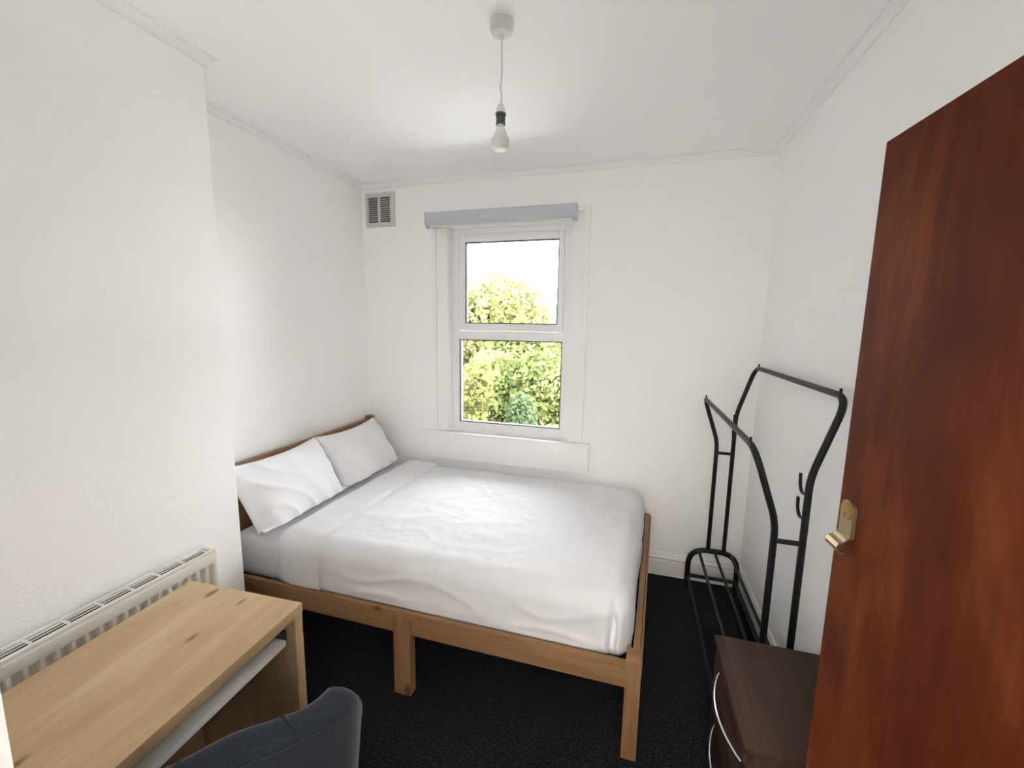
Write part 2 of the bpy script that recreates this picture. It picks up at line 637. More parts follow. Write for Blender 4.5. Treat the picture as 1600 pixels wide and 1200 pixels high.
# opening sash
sx0, sx1, sz0, sz1 = -1.209, -0.465, 1.580, 2.241
b = BM()
for q in (((sx0, FY0 - 0.006, sz0), (sx0 + 0.045, FY1 - 0.012, sz1)), ((sx1 - 0.035, FY0 - 0.006, sz0), (sx1, FY1 - 0.012, sz1)),
          ((sx0 + 0.045, FY0 - 0.006, sz1 - 0.052), (sx1 - 0.035, FY1 - 0.012, sz1)), ((sx0 + 0.045, FY0 - 0.006, sz0), (sx1 - 0.035, FY1 - 0.012, sz0 + 0.050))):
    box(b, q[0], q[1], 0.004)
sash = obj('sash', b, MT['upvc'], win, True)


def ring(bm, x0, x1, z0, z1, y0, y1, w):
    box(bm, (x0, y0, z0), (x0 + w, y1, z1))
    box(bm, (x1 - w, y0, z0), (x1, y1, z1))
    box(bm, (x0 + w, y0, z0), (x1 - w, y1, z0 + w))
    box(bm, (x0 + w, y0, z1 - w), (x1 - w, y1, z1))


gx0, gx1, gz0, gz1 = sx0 + 0.045, sx1 - 0.035, sz0 + 0.05, sz1 - 0.052
b = BM()
ring(b, gx0, gx1, gz0, gz1, 2.818, 2.840, 0.006)
obj('gasket', b, MT['gasket'], sash)
b = BM()
box(b, (gx0, 2.842, gz0), (gx1, 2.846, gz1))
obj('pane', b, MT['glass'], sash)
b = BM()
ring(b, -1.212, -0.462, 0.908, 1.515, 2.824, 2.845, 0.006)
obj('gasket', b, MT['gasket'], win)
b = BM()
box(b, (-1.212, 2.846, 0.908), (-0.462, 2.850, 1.515))
obj('pane', b, MT['glass'], win)
# espagnolette handle on the sash's bottom rail
hx, hz = -0.826, sz0 + 0.022
b = BM()
box(b, (hx - 0.018, 2.800, hz - 0.012), (hx + 0.018, 2.813, hz + 0.012), 0.004)
tube(b, rounded_path([(hx, 2.806, hz), (hx, 2.782, hz), (hx + 0.03, 2.776, hz - 0.004), (hx + 0.115, 2.778, hz - 0.012)], 0.012), [0.008] * 9 + [0.006] * 9 if False else 0.007, 8)
obj('window_handle', b, MT['upvc'], sash, True, 'white window handle')

# architrave: flat board with an outer raised moulding
b = BM()
AY = YF - 0.016
ax0, ax1, at = -1.352, -0.330, 2.335
box(b, (ax0, AY, 0.862), (WX0 + 0.004, YF + 0.07, at + 0.0), 0.003)
box(b, (WX1 - 0.004, AY, 0.862), (ax1, YF + 0.07, at + 0.0), 0.003)
box(b, (WX0 + 0.004, AY, 2.285), (WX1 - 0.004, YF + 0.07, at), 0.003)
MYO = YF - 0.026
box(b, (ax0 - 0.036, MYO, 0.862), (ax0, YF, at + 0.036), 0.004)
box(b, (ax1, MYO, 0.862), (ax1 + 0.036, YF, at + 0.036), 0.004)
box(b, (ax0, MYO, at), (ax1, YF, at + 0.036), 0.004)
struct(obj('trim_9', b, MT['gloss'], smooth=True), 'white wooden architrave framing the window', 'architrave')
# sill and its boxed apron
sl = bpy.data.objects.new('trim_10', None)
sl.location = (-0.83, YF, 0.64)
COL.objects.link(sl)
struct(sl, 'white boxed window sill with a deep apron below the window', 'window sill')
b = BM()
box(b, (-1.425, YF - 0.055, 0.826), (-0.243, YF + 0.0, 0.848), 0.004)
box(b, (WX0 + 0.001, YF - 0.02, 0.826), (WX1 - 0.001, FY0 + 0.003, 0.848))
obj('sill_board', b, MT['gloss'], sl, True)
b = BM()
box(b, (-1.420, YF - 0.050, 0.648), (-0.247, YF, 0.826), 0.003)
obj('apron', b, MT['gloss'], sl, True)

# roller blind cassette
bl = thing('roller_blind', 'grey roller blind cassette mounted across the top of the window', 'blind', (-0.9, 2.72, 2.27))
by0, by1 = 2.672, YF - 0.0275
b = BM()
prism(b, [(by0 + 0.004, 2.366), (by1, 2.366), (by1, 2.286), (by0 + 0.026, 2.286), (by0 + 0.010, 2.291), (by0, 2.303), (by0, 2.362)], 0, -1.396, -0.382)
obj('cassette', b, MT['blind'], bl, True)
for x in (-1.402, -0.382):
    b = BM()
    prism(b, [(by0 - 0.002, 2.369), (by1, 2.369), (by1, 2.270), (by0 + 0.040, 2.266), (by0 + 0.016, 2.276), (by0 - 0.002, 2.296)], 0, x, x + 0.006)
    obj('end_cap', b, MT['blind'], bl, True)
b = BM()
tube(b, [(-1.372, by0 + 0.040, 2.283), (-0.402, by0 + 0.040, 2.283)], 0.0135, 14)
obj('bottom_bar', b, MT['white_plastic'], bl, True, 'white rounded bottom bar')
b = BM()
tube(b, rounded_path([(-0.870, by0 + 0.030, 2.277), (-0.870, by0 + 0.022, 2.258), (-0.855, by0 + 0.022, 2.258), (-0.855, by0 + 0.030, 2.277)], 0.006, 3), 0.003, 6)
obj('pull_hook', b, MT['white_plastic'], bl, True)

# air vent
vt = thing('air_vent', 'square grey louvred air vent high on the wall by the corner', 'vent', (-1.796, YF, 2.31))
vx0, vx1, vz0, vz1 = -1.913, -1.678, 2.310, 2.543
c1 = (-1.889, -1.812)
c2 = (-1.792, -1.714)
zs0, zs1 = 2.340, 2.512
b = BM()
vy = YF - 0.012
for q in ((vx0, c1[0], vz0, vz1), (c1[1], c2[0], vz0, vz1), (c2[1], vx1, vz0, vz1)):
    box(b, (q[0], vy, q[2]), (q[1], YF, q[3]))
for q in (c1, c2):
    box(b, (q[0], vy, vz0), (q[1], YF, zs0))
    box(b, (q[0], vy, zs1), (q[1], YF, vz1))
obj('vent_frame', b, MT['vent'], vt)
b = BM()
box(b, (vx0 + 0.01, YF - 0.002, vz0 + 0.01), (vx1 - 0.01, YF, vz1 - 0.01))
obj('backing', b, MT['vent_dark'], vt)
nl = 11
lm = None
for q in (c1, c2):
    for k in range(nl):
        z = zs0 + (zs1 - zs0) * (k + 1) / (nl + 1)
        if lm is None:
            b = BM()
            w = (q[1] - q[0]) / 2
            prism(b, [(-0.008, -0.004), (-0.006, -0.005), (0.0055, 0.0035), (0.004, 0.005)], 0, -w, w)
            lo = obj('louvre', b, MT['vent'], vt, origin=(0, 0, 0))
            lm = lo.data
        else:
            lo = bpy.data.objects.new('louvre', lm)
            COL.objects.link(lo)
            lo.parent = vt
        lo.location = Vector(((q[0] + q[1]) / 2, YF - 0.006, z)) - vt.location

# ================================================================== DOOR
hinge = Vector((0.497, 0.150, 0))
free = Vector((0.428, 0.982, 0))
dd = (free - hinge).normalized()
dn = Vector((-dd.y, dd.x, 0))       # faces the room side the camera sees (-x)
DW = (free - hinge).length
door = bpy.data.objects.new('door_1', None)
door.location = (hinge.x, hinge.y, 0.008)
COL.objects.link(door)
struct(door, 'reddish brown stained plywood door standing open with a brass pull', 'door')
ang = math.atan2(dd.y, dd.x)
door.rotation_euler = (0, 0, ang)
# local: +x to the free edge, +y to the visible face
b = BM()
box(b, (0, -0.038, 0.004), (DW, 0.0, 1.957), 0.002)
leaf = obj('door_leaf', b, MT['door'], None, True, origin=(0, 0, 0))
leaf.parent = door
leaf.location = (0, 0, 0)


def dchild(name, bm, mat, parent, smooth=True, label=None):
    o = obj(name, bm, mat, None, smooth, label, origin=(0, 0, 0))
    o.parent = parent
    return o


# cylinder pull: plate with a round top, lower flange rolled outwards
px, pz = DW - 0.040, 1.243
b = BM()
w = 0.0205
out = []
for k in range(13):
    a_ = math.pi * k / 12
    out.append((px + w * math.cos(a_), pz + 0.017 + w * math.sin(a_)))
out += [(px - w, pz - 0.036), (px + w, pz - 0.036)]
prism(b, out, 1, 0.0, 0.007)
prof = [(0.001, pz - 0.040), (0.007, pz - 0.040)]
outer, inner = [], []
for k in range(11):
    s = k / 10
    if s < 0.5:
        y_ = 0.004 + s * 2 * 0.013
        z_ = pz - 0.034 - 0.010 * (s * 2) ** 1.5
        nx, nz_ = 0.25, 0.97
    else:
        a_ = (s - 0.5) * 2 * math.radians(205)
        y_ = 0.017 + 0.010 * math.sin(a_)
        z_ = pz - 0.044 - 0.011 * (1 - math.cos(a_))
        nx, nz_ = math.sin(a_), math.cos(a_)
    outer.append((y_ + nx * 0.0018, z_ + nz_ * 0.0018))
    inner.append((y_ - nx * 0.0018, z_ - nz_ * 0.0018))
prism(b, outer + inner[::-1], 0, px - w, px + w)
pull = dchild('door_pull', b, MT['brass'], door, True, 'antique brass cylinder pull with a curled lip')


def disc(bm, cx, cz, rx, rz, y0, y1, seg=28):
    prism(bm, [(cx + rx * math.cos(2 * math.pi * k / seg), cz + rz * math.sin(2 * math.pi * k / seg)) for k in range(seg)], 1, y0, y1)


b = BM()
disc(b, px, pz + 0.015, 0.0165, 0.0165, 0.007, 0.0088)
dchild('lock_cylinder', b, MT['brass_yellow'], pull, True, 'round yellow brass lock face')
b = BM()
disc(b, px, pz + 0.007, 0.0060, 0.0065, 0.0088, 0.0105, 20)
dchild('lock_plug', b, MT['brass'], pull)
b = BM()
box(b, (px - 0.0008, 0.0104, pz + 0.002), (px + 0.0008, 0.0109, pz + 0.012))
dchild('keyhole', b, MT['dark'], pull, False)
for z in (0.22, 0.98, 1.74):
    b = BM()
    tube(b, [(-0.004, -0.002, z - 0.045), (-0.004, -0.002, z + 0.045)], 0.006, 10)
    dchild('hinge', b, MT['brass'], door)

# ================================================================== BED
def warp(v):
    t = min(max((v.x + 1.90) / 2.0, 0), 1) ** 0.6
    v.x += 0.078 * (v.y - 1.45) / 1.27 * t


def wobj(name, bm, mat, parent, smooth=True, label=None):
    for v in bm.verts:
        warp(v.co)
    return obj(name, bm, mat, parent, smooth, label)


bed = thing('bed_frame', 'pale pine double bed frame standing in the alcove below the window', 'bed', (-0.93, 2.09, 0))
OX, OY, OZ = MT['oak']
BY0, BY1 = 1.443, 2.728


def plank(name, a, c, mat, bev=0.004):
    bm = BM()
    box(bm, a, c, bev)
    return wobj(name, bm, mat, bed)


RT = 0.388
plank('side_rail', (-1.90, BY0 + 0.014, 0.286), (0.045, BY0 + 0.037, RT), OX)
plank('side_rail', (-1.90, BY1 - 0.034, 0.286), (0.045, BY1 - 0.014, RT), OX)
plank('foot_rail', (0.058, BY0 + 0.055, 0.296), (0.083, BY1 - 0.006, 0.422), OY)
plank('foot_board_cap', (0.084, BY0 + 0.055, 0.300), (0.094, BY1 - 0.006, 0.408), OY)
for y0 in (BY0, BY1 - 0.062):
    bm = BM()
    box(bm, (0.036, y0, 0), (0.092, y0 + 0.062, 0.424), 0.003)
    for v in bm.verts:            # rounded shoulder on top
        if v.co.z > 0.4:
            v.co.z -= 0.012 * max(0, (v.co.x - 0.07) / 0.022) + 0.006 * max(0, (y0 + 0.02 - v.co.y) / 0.02)
    wobj('leg', bm, OZ, bed)
for y0 in (BY0 + 0.002, BY1 - 0.046):
    plank('leg', (-0.935, y0, 0), (-0.855, y0 + 0.044, 0.362 if y0 < 2 else 0.33), OZ, 0.003)
for y0 in (BY0 - 0.002, BY1 - 0.048):
    plank('leg', (-1.927, y0, 0.0), (-1.884, y0 + 0.052, 0.925), OZ, 0.005)
plank('headboard_rail', (-1.924, BY0 + 0.05, 0.800), (-1.894, BY1 - 0.048, 0.902), OY, 0.005)
plank('headboard_panel', (-1.922, BY0 + 0.05, 0.46), (-1.898, BY1 - 0.048, 0.74), OY, 0.004)
plank('head_rail', (-1.922, BY0 + 0.05, 0.286), (-1.896, BY1 - 0.048, RT), OY)
for k in range(9):
    x = -1.80 + k * 0.215
    plank('slat', (x, BY0 + 0.042, 0.322), (x + 0.085, BY1 - 0.042, 0.340), OY, 0.002)

# mattress with fitted sheet
bm = BM()
rbox(bm, (-1.880, 1.512, 0.341), (0.040, 2.676, 0.578), 0.045, 0.03)
for v in bm.verts:
    p = v.co
    s = 0.004 * noise.noise(Vector((p.x * 6, p.y * 6, p.z * 14)))
    p.y += s
    if p.z > 0.5:
        p.z += s
    warp(p)
mat_ = obj('mattress', bm, MT['sheet'], None, 'all', origin=(-0.93, 2.09, 0.345))
mat_['label'] = 'mattress in a plain white fitted sheet under the duvet'
mat_['category'] = 'mattress'


def wr(p, s, seed=0.0):
    return noise.noise(Vector((p.x * s + seed, p.y * s - seed, p.z * s + 3.1 * seed)))


def ridge(p, seed):
    return (1 - abs(wr(p, 1, seed))) ** 5


# duvet: rounded slab tucked behind the rails, with soft creases
bm = BM()
D0, D1 = Vector((-1.600, 1.488, 0.376)), Vector((0.054, 2.688, 0.612))
rbox(bm, D0, D1, 0.085, 0.0105, True)
for v in bm.verts:
    p = v.co.copy()
    top = min(max((p.z - 0.50) / 0.10, 0), 1)
    side = (1 - top) * min(max((p.z - 0.386) / 0.035, 0), 1)
    edge = min((p.x - D0.x) / 0.3, (D1.x - p.x) / 0.3, (p.y - D0.y) / 0.3, (D1.y - p.y) / 0.3, 1)
    puff = 0.012 * max(0, edge)
    q = Vector((p.x * 2.2 + p.y * 1.6, p.y * 2.3 - p.x * 1.2, p.z * 2))
    fadeb = 0.25 + 0.75 * min(1, max(0, (p.x + 1.36) / 0.25))
    cre = fadeb * (0.005 * ridge(q, 2.3) + 0.0035 * ridge(q * 2.3, 7.1) + 0.0022 * ridge(q * 4.7, 1.7))
    v.co.z += top * (puff * fadeb + cre + 0.006 * fadeb * wr(p, 2.2, 1.3))
    # front and foot drapes: slanting drag folds
    if p.y < 1.60:
        q2 = Vector((p.x * 3.0 - p.z * 6.0, p.z * 9 + p.x * 1.2, 0.3))
        v.co.y -= side * (0.009 * ridge(q2, 4.2) + 0.006 * wr(p, 7, 2.2)) - 0.004
        v.co.y += side * 0.010 * (0.5 - abs((p.z - 0.37) / 0.24 - 0.5))*0
    if p.x > -0.08:
        q3 = Vector((p.y * 5.5, p.z * 2.0, 1.7))
        v.co.x += side * (0.010 * ridge(q3, 1.1) - 0.004 + 0.006 * wr(p, 6, 5.0)) - 0.004
    # gathered pleat at the near foot corner
    c = Vector((D1.x, D0.y))
    ddx, ddy = D1.x - p.x, p.y - D0.y
    if ddx < 0.22 and ddy < 0.22 and p.z < 0.60:
        k = min(1, (0.60 - p.z) / 0.12)
        k2 = k * min(max((p.z - 0.386) / 0.03, 0), 1)
        g = math.exp(-((p.x - (D1.x - 0.070)) / 0.010) ** 2) if ddy < 0.10 and ddx > 0.02 else 0
        v.co.y += 0.045 * g * k
        g2 = math.exp(-((p.x - (D1.x - 0.10)) / 0.022) ** 2) if ddy < 0.10 else 0
        v.co.y -= 0.016 * g2 * k2
        g3 = math.exp(-((p.x - (D1.x - 0.045)) / 0.018) ** 2) if ddy < 0.10 else 0
        v.co.y -= 0.014 * g3 * k2
    # hem dips unevenly against the rail
    warp(v.co)
duv = thing('duvet', 'plain white cotton duvet tucked over the bed with its head end folded back', 'duvet', (-0.80, 2.09, 0.378))
obj('duvet_body', bm, MT['cotton'], duv, 'all')
# turned-down band
bm = BM()
C0, C1 = Vector((-1.618, 1.470, 0.392)), Vector((-1.248, 2.697, 0.634))
rbox(bm, C0, C1, 0.088, 0.0105, True)
for v in bm.verts:
    p = v.co.copy()
    v.co.x = min(v.co.x, -1.338)         # free edge cut square so it stands proud of the duvet
    q = Vector((p.x * 3, p.y * 2.2, p.z * 2))
    top = min(max((p.z - 0.52) / 0.08, 0), 1)
    v.co.z += top * (0.007 * ridge(q, 3.3) + 0.006 * wr(p, 3, 4.4) + 0.002 * wr(p, 14, 1.0))
    if p.y < 1.60:
        v.co.y -= (1 - top) * (0.010 * wr(Vector((p.x * 2, 0, p.z * 0.6)), 6, 2.0))
    warp(v.co)
obj('turned_down_band', bm, MT['cotton'], duv, 'all')


# pillows ---------------------------------------------------------------
def pillow(label, yc, ln, seed, tilt, base, loc_x):
    """cushion of length ln along y, leaning on the headboard"""
    h = 0.43
    bm = BM()
    nu, nv = 64, 44
    rows = {}
    for side in (1, -1):
        for i in range(nu + 1):
            for j in range(nv + 1):
                u, w_ = i / nu * 2 - 1, j / nv * 2 - 1
                rim = i in (0, nu) or j in (0, nv)
                if side == -1 and rim:
                    rows[(side, i, j)] = rows[(1, i, j)]
                    continue
                # pinched corners: edges bow inwards between the corners
                eu = u * (1 - 0.055 * (1 - w_ * w_) * abs(u) ** 3)
                ew = w_ * (1 - 0.13 * (1 - u * u) * abs(w_) ** 3)
                prof_ = max(0, (1 - abs(u) ** 2.6)) ** 0.55 * max(0, (1 - abs(w_) ** 2.4)) ** 0.55
                y_ = eu * ln / 2
                z_ = ew * h / 2
                th = 0.092 * prof_
                q = Vector((y_ * 5 + seed, z_ * 5, side))
                edge_f = max(abs(u), abs(w_)) ** 2
                fold = 0.015 * (ridge(Vector((y_ * 9 + z_ * 5, z_ * 4 - y_ * 2, seed)), seed)) * (0.4 + edge_f) * (1 - edge_f ** 6)
                th += side * 0 + fold * (1 if side == 1 else 0.4) + 0.006 * noise.noise(q) * prof_
                rows[(side, i, j)] = bm.verts.new((side * th, y_, z_))
    for side in (1, -1):
        for i in range(nu):
            for j in range(nv):
                f = [rows[(side, i, j)], rows[(side, i + 1, j)], rows[(side, i + 1, j + 1)], rows[(side, i, j + 1)]]
                bm.faces.new(f if side == 1 else f[::-1])
    # lean: rotate about y so that the top goes to -x, bottom sag
    R = Matrix.Rotation(-tilt, 4, 'Y')
    for v in bm.verts:
        v.co = R @ v.co
        v.co += Vector((loc_x, yc, base))
        floor_z = 0.586 + (0.055 if v.co.x > -1.64 else 0.055 * max(0, (v.co.x + 1.68) / 0.04))
        if v.co.z < floor_z:
            v.co.z = floor_z - (floor_z - v.co.z) * 0.05
        if v.co.x < -1.891:
            v.co.x = -1.891 + (v.co.x + 1.891) * 0.02
    o = obj('pillow', bm, MT['pillow'], None, 'all', origin=(loc_x, yc, 0.59))
    o['label'] = label
    o['category'] = 'pillow'
    o['group'] = 'pillows on the bed'
    return o


pillow('plump white pillow leaning on the headboard beside the chimney breast', 1.757, 0.605, 1.7, math.radians(32), 0.744, -1.732)
pillow('plump white pillow leaning on the headboard nearest the window wall', 2.362, 0.600, 5.2, math.radians(32), 0.741, -1.732)

# ================================================================== RADIATOR
rad = thing('radiator', 'white panel radiator with a slotted top grille behind the desk', 'radiator', (XC + 0.05, 0.66, 0.14))
RX0, RX1 = XC + 0.030, XC + 0.100          # back, front face
RY0, RY1, RZ0, RZ1 = 0.17, 1.150, 0.14, 0.738
b = BM()
box(b, (RX1 - 0.020, RY0, RZ0), (RX1 - 0.012, RY1 - 0.004, RZ1 - 0.018))
obj('front_panel', b, MT['rad'], rad)
b = BM()
box(b, (RX1 - 0.012, RY0, RZ1 - 0.050), (RX1, RY1 - 0.004, RZ1 - 0.012), 0.004)
obj('panel_band', b, MT['rad'], rad, True)
b = BM()
box(b, (RX1 - 0.012, RY0, RZ0), (RX1, RY1 - 0.004, RZ0 + 0.05), 0.004)
obj('panel_band', b, MT['rad'], rad, True)
rm = None
n_r = 29
for k in range(n_r):
    y = RY1 - 0.010 - k * 0.0333
    if rm is None:
        b = BM()
        h_ = RZ1 - 0.050 - RZ0 - 0.05
        prism(b, [(-0.012, -0.0085), (0.0, -0.0045), (0.0, 0.0045), (-0.012, 0.0085)], 2, -h_ / 2, h_ / 2)
        ro = obj('rib', b, MT['rad'], rad, True, origin=(0, 0, 0))
        rm = ro.data
    else:
        ro = bpy.data.objects.new('rib', rm)
        COL.objects.link(ro)
        ro.parent = rad
    ro.location = Vector((RX1, y, (RZ0 + RZ1) / 2)) - rad.location
b = BM()
box(b, (RX0, RY0, RZ0), (RX0 + 0.012, RY1 - 0.004, RZ1 - 0.018))
obj('back_panel', b, MT['rad'], rad)
b = BM()
box(b, (RX0 - 0.002, RY1 - 0.006, RZ0 + 0.01), (RX1 - 0.004, RY1, RZ1 + 0.001), 0.002)
obj('side_cover', b, MT['rad'], rad, True)
# grille: long bars and cross bars over a dark plate
b = BM()
gz = RZ1
gx0, gx1 = RX0 - 0.002, RX1 - 0.004
nb = 4
wlist = [(gx0, gx0 + 0.013)]
for k in range(2):
    c = gx0 + 0.013 + 0.0105 + k * 0.0148
    wlist.append((c, c + 0.0043))
wlist.append((gx1 - 0.0155, gx1))
for q in wlist:
    box(b, (q[0], RY0, gz - 0.0016), (q[1], RY1 - 0.006, gz))
for k in range(14):
    y = RY1 - 0.030 - k * 0.082
    if y < RY0:
        break
    box(b, (gx0 + 0.012, y, gz - 0.002), (gx1 - 0.014, y + 0.008, gz - 0.0005))
box(b, (gx0 + 0.012, RY1 - 0.012, gz - 0.002), (gx1 - 0.014, RY1 - 0.006, gz - 0.0005))
box(b, (gx1 - 0.006, RY0, gz - 0.020), (gx1, RY1 - 0.006, gz - 0.0016))
obj('top_grille', b, MT['rad'], rad)
b = BM()
box(b, (RX0 + 0.012, RY0, gz - 0.016), (RX1 - 0.020, RY1 - 0.006, gz - 0.011))  # dark colour stands in for the shade inside the grille slots
obj('slot_shade_plate', b, MT['dark'], rad)
for y in (RY0 + 0.12, RY1 - 0.12):
    b = BM()
    box(b, (XC + 0.002, y - 0.015, 0.25), (RX0 + 0.002, y + 0.015, 0.60))
    obj('wall_bracket', b, MT['rad'], rad)
for y in (RY0 + 0.03, RY1 - 0.03):
    b = BM()
    tube(b, [((RX0 + RX1) / 2, y, 0.0), ((RX0 + RX1) / 2, y, RZ0 + 0.01)], 0.0075, 10)
    obj('pipe', b, MT['rad'], rad, True)

# ================================================================== DESK
DA = math.radians(2.5)
desk = thing('desk', 'pale oak effect desk with a white keyboard tray beside the radiator', 'desk', (-1.190, 0.98, 0))
desk.rotation_euler = (0, 0, DA)


def dk(name, a, c, mat, bev=0.0015, label=None):
    """desk coordinates: x 0 centre (back -, front +), y 0 at the window-side end going negative"""
    bm = BM()
    box(bm, a, c, bev)
    o = obj(name, bm, mat, None, True, label, origin=(0, 0, 0))
    o.parent = desk
    return o


dk('desk_top', (-0.222, -0.815, 0.706), (0.224, 0.0, 0.738), MT['desk'][1])
dk('side_panel', (-0.215, -0.034, 0.0), (0.222, -0.001, 0.7055), MT['desk'][2])
dk('side_panel', (-0.215, -0.813, 0.0), (0.222, -0.780, 0.7055), MT['desk'][2])
dk('back_panel', (-0.200, -0.779, 0.10), (-0.184, -0.035, 0.705), MT['desk'][1])
dk('keyboard_tray', (-0.16, -0.764, 0.622), (0.200, -0.050, 0.640), MT['tray'], 0.0015, 'white sliding keyboard tray')
for y in (-0.049, -0.779):
    dk('tray_runner', (-0.15, y, 0.624), (0.19, y + 0.014, 0.662), MT['grey_plastic'], 0.001, 'dark grey tray runner')

# ================================================================== CHAIR
CH = Vector((-0.842, 0.657, 0))
chair = thing('desk_chair', 'slate grey velvet bucket chair pulled up to the desk', 'chair', CH)
chair.rotation_euler = (0, 0, math.atan2(0.66, -0.75))


def sm(a, b_, x):
    t = min(max((x - a) / (b_ - a), 0), 1)
    return t * t * (3 - 2 * t)


def rimh(f):
    a = abs(math.degrees(f))
    return 0.838 - 0.022 * sm(0, 46, a) - 0.250 * sm(46, 85, a) - 0.101 * sm(80, 140, a)


def plan(f, a=0.225, b_=0.235):
    n = 3.2
    c, s = abs(math.cos(f)), abs(math.sin(f))
    return 1 / ((c / a) ** n + (s / b_) ** n) ** (1 / n)


bm = BM()
NF = 96
ring_pts = []
rings = []
for k in range(NF):
    f = -math.pi + 2 * math.pi * k / NF
    d = Vector((-math.cos(f), math.sin(f), 0))
    R = plan(f)
    h = rimh(f)
    flare = 0.030 * sm(0.46, 0.8, h)
    th = 0.050 + 0.016 * sm(0.50, 0.76, h)
    P = [(R * 0.45, 0.365), (R * 0.80, 0.380), (R * 0.97, 0.42)]
    for s in (0.25, 0.5, 0.75, 0.92):
        P.append((R + flare * s, 0.42 + (h - 0.02 - 0.42) * s))
    top = R + flare
    for q in range(0, 7):
        a_ = math.pi * q / 6
        P.append((top - th / 2 + th / 2 * math.cos(a_), h - 0.026 + 0.026 * math.sin(a_) ** 0.7 + 0.010 * (1 - math.cos(a_)) / 2))
    base_in = min(0.455, h - 0.03)
    for s in (0.85, 0.6, 0.35, 0.15):
        P.append((R - th + flare * s - 0.012 * (1 - s) - 0.02 * (1 - s) ** 4, base_in + (h - 0.026 - base_in) * s))
    P.append((R - th - 0.055, base_in - 0.004))
    P.append(((R - th) * 0.5, base_in + 0.002))
    rings.append([bm.verts.new(d * r + Vector((0, 0, z))) for r, z in P])
    ring_pts.append([d * r + Vector((0, 0, z)) for r, z in P])
cb = bm.verts.new((0, 0, 0.365))
ct = bm.verts.new((0, 0, 0.458))
for k in range(NF):
    a_, c_ = rings[k], rings[(k + 1) % NF]
    for i in range(len(a_) - 1):
        bm.faces.new((a_[i], c_[i], c_[i + 1], a_[i + 1]))
    bm.faces.new((cb, c_[0], a_[0]))
    bm.faces.new((ct, a_[-1], c_[-1]))
bmesh.ops.recalc_face_normals(bm, faces=bm.faces)


def cchild(name, bm, mat, smooth=True, label=None, par=None):
    o = obj(name, bm, mat, None, smooth, label, origin=(0, 0, 0))
    o.parent = par or chair
    return o


shell = cchild('bucket_shell', bm, MT['velvet'], 'all')
# stitched seams over the padded rim and down the inner side, and the welt along the outer rim
for fdeg in (-62, -24, 24, 62):
    k = int(round((math.radians(fdeg) + math.pi) / (2 * math.pi) * NF)) % NF
    pts = [v + Vector((0, 0, 0.0008)) for v in ring_pts[k][7:]]
    bm = BM()
    tube(bm, pts, 0.0024, 6)
    cchild('seam', bm, MT['seam'], True, None, shell)
bm = BM()
pts = []
for k in range(61):
    f = math.radians(-130 + 260 * k / 60)
    d = Vector((-math.cos(f), math.sin(f), 0))
    R, h = plan(f), rimh(f)
    fl = 0.030 * sm(0.46, 0.8, h)
    pts.append(d * (R + fl - 0.002) + Vector((0, 0, h - 0.020)))
tube(bm, pts, 0.0028, 6)
cchild('welt', bm, MT['velvet'], True, None, shell)
for sx, sy in ((1, 1), (1, -1), (-1, 1), (-1, -1)):
    bm = BM()
    tube(bm, [(sx * 0.12, sy * 0.12, 0.372), (sx * 0.185, sy * 0.185, 0.0)], [0.017, 0.010], 12)
    cchild('leg', bm, MT['black_metal'])

# ================================================================== BEDSIDE DRAWERS
ns = thing('bedside_cabinet', 'dark walnut bedside drawer unit with bowed chrome handles beside the door', 'cabinet', (0.515, 1.282, 0))
NX0, NX1, NY0, NY1, NZ = 0.346, 0.695, 1.070, 1.494, 0.550
WX, WY, WZ = MT['walnut']
b = BM()
box(b, (NX0 + 0.004, NY0 + 0.004, 0.0), (NX1, NY0 + 0.020, NZ - 0.018), 0.001)
box(b, (NX0 + 0.004, NY1 - 0.020, 0.0), (NX1, NY1 - 0.004, NZ - 0.018), 0.001)
box(b, (NX1 - 0.012, NY0 + 0.020, 0.03), (NX1, NY1 - 0.020, NZ - 0.018))
box(b, (NX0 + 0.03, NY0 + 0.020, 0.03), (NX1 - 0.012, NY1 - 0.020, 0.046))
box(b, (NX0 + 0.02, NY0 + 0.020, 0.0), (NX0 + 0.034, NY1 - 0.020, 0.118))
obj('carcass', b, WZ, ns, True)
b = BM()
box(b, (NX0 - 0.014, NY0, NZ - 0.018), (NX1 + 0.002, NY1, NZ), 0.0012)
obj('cabinet_top', b, WY, ns, True)
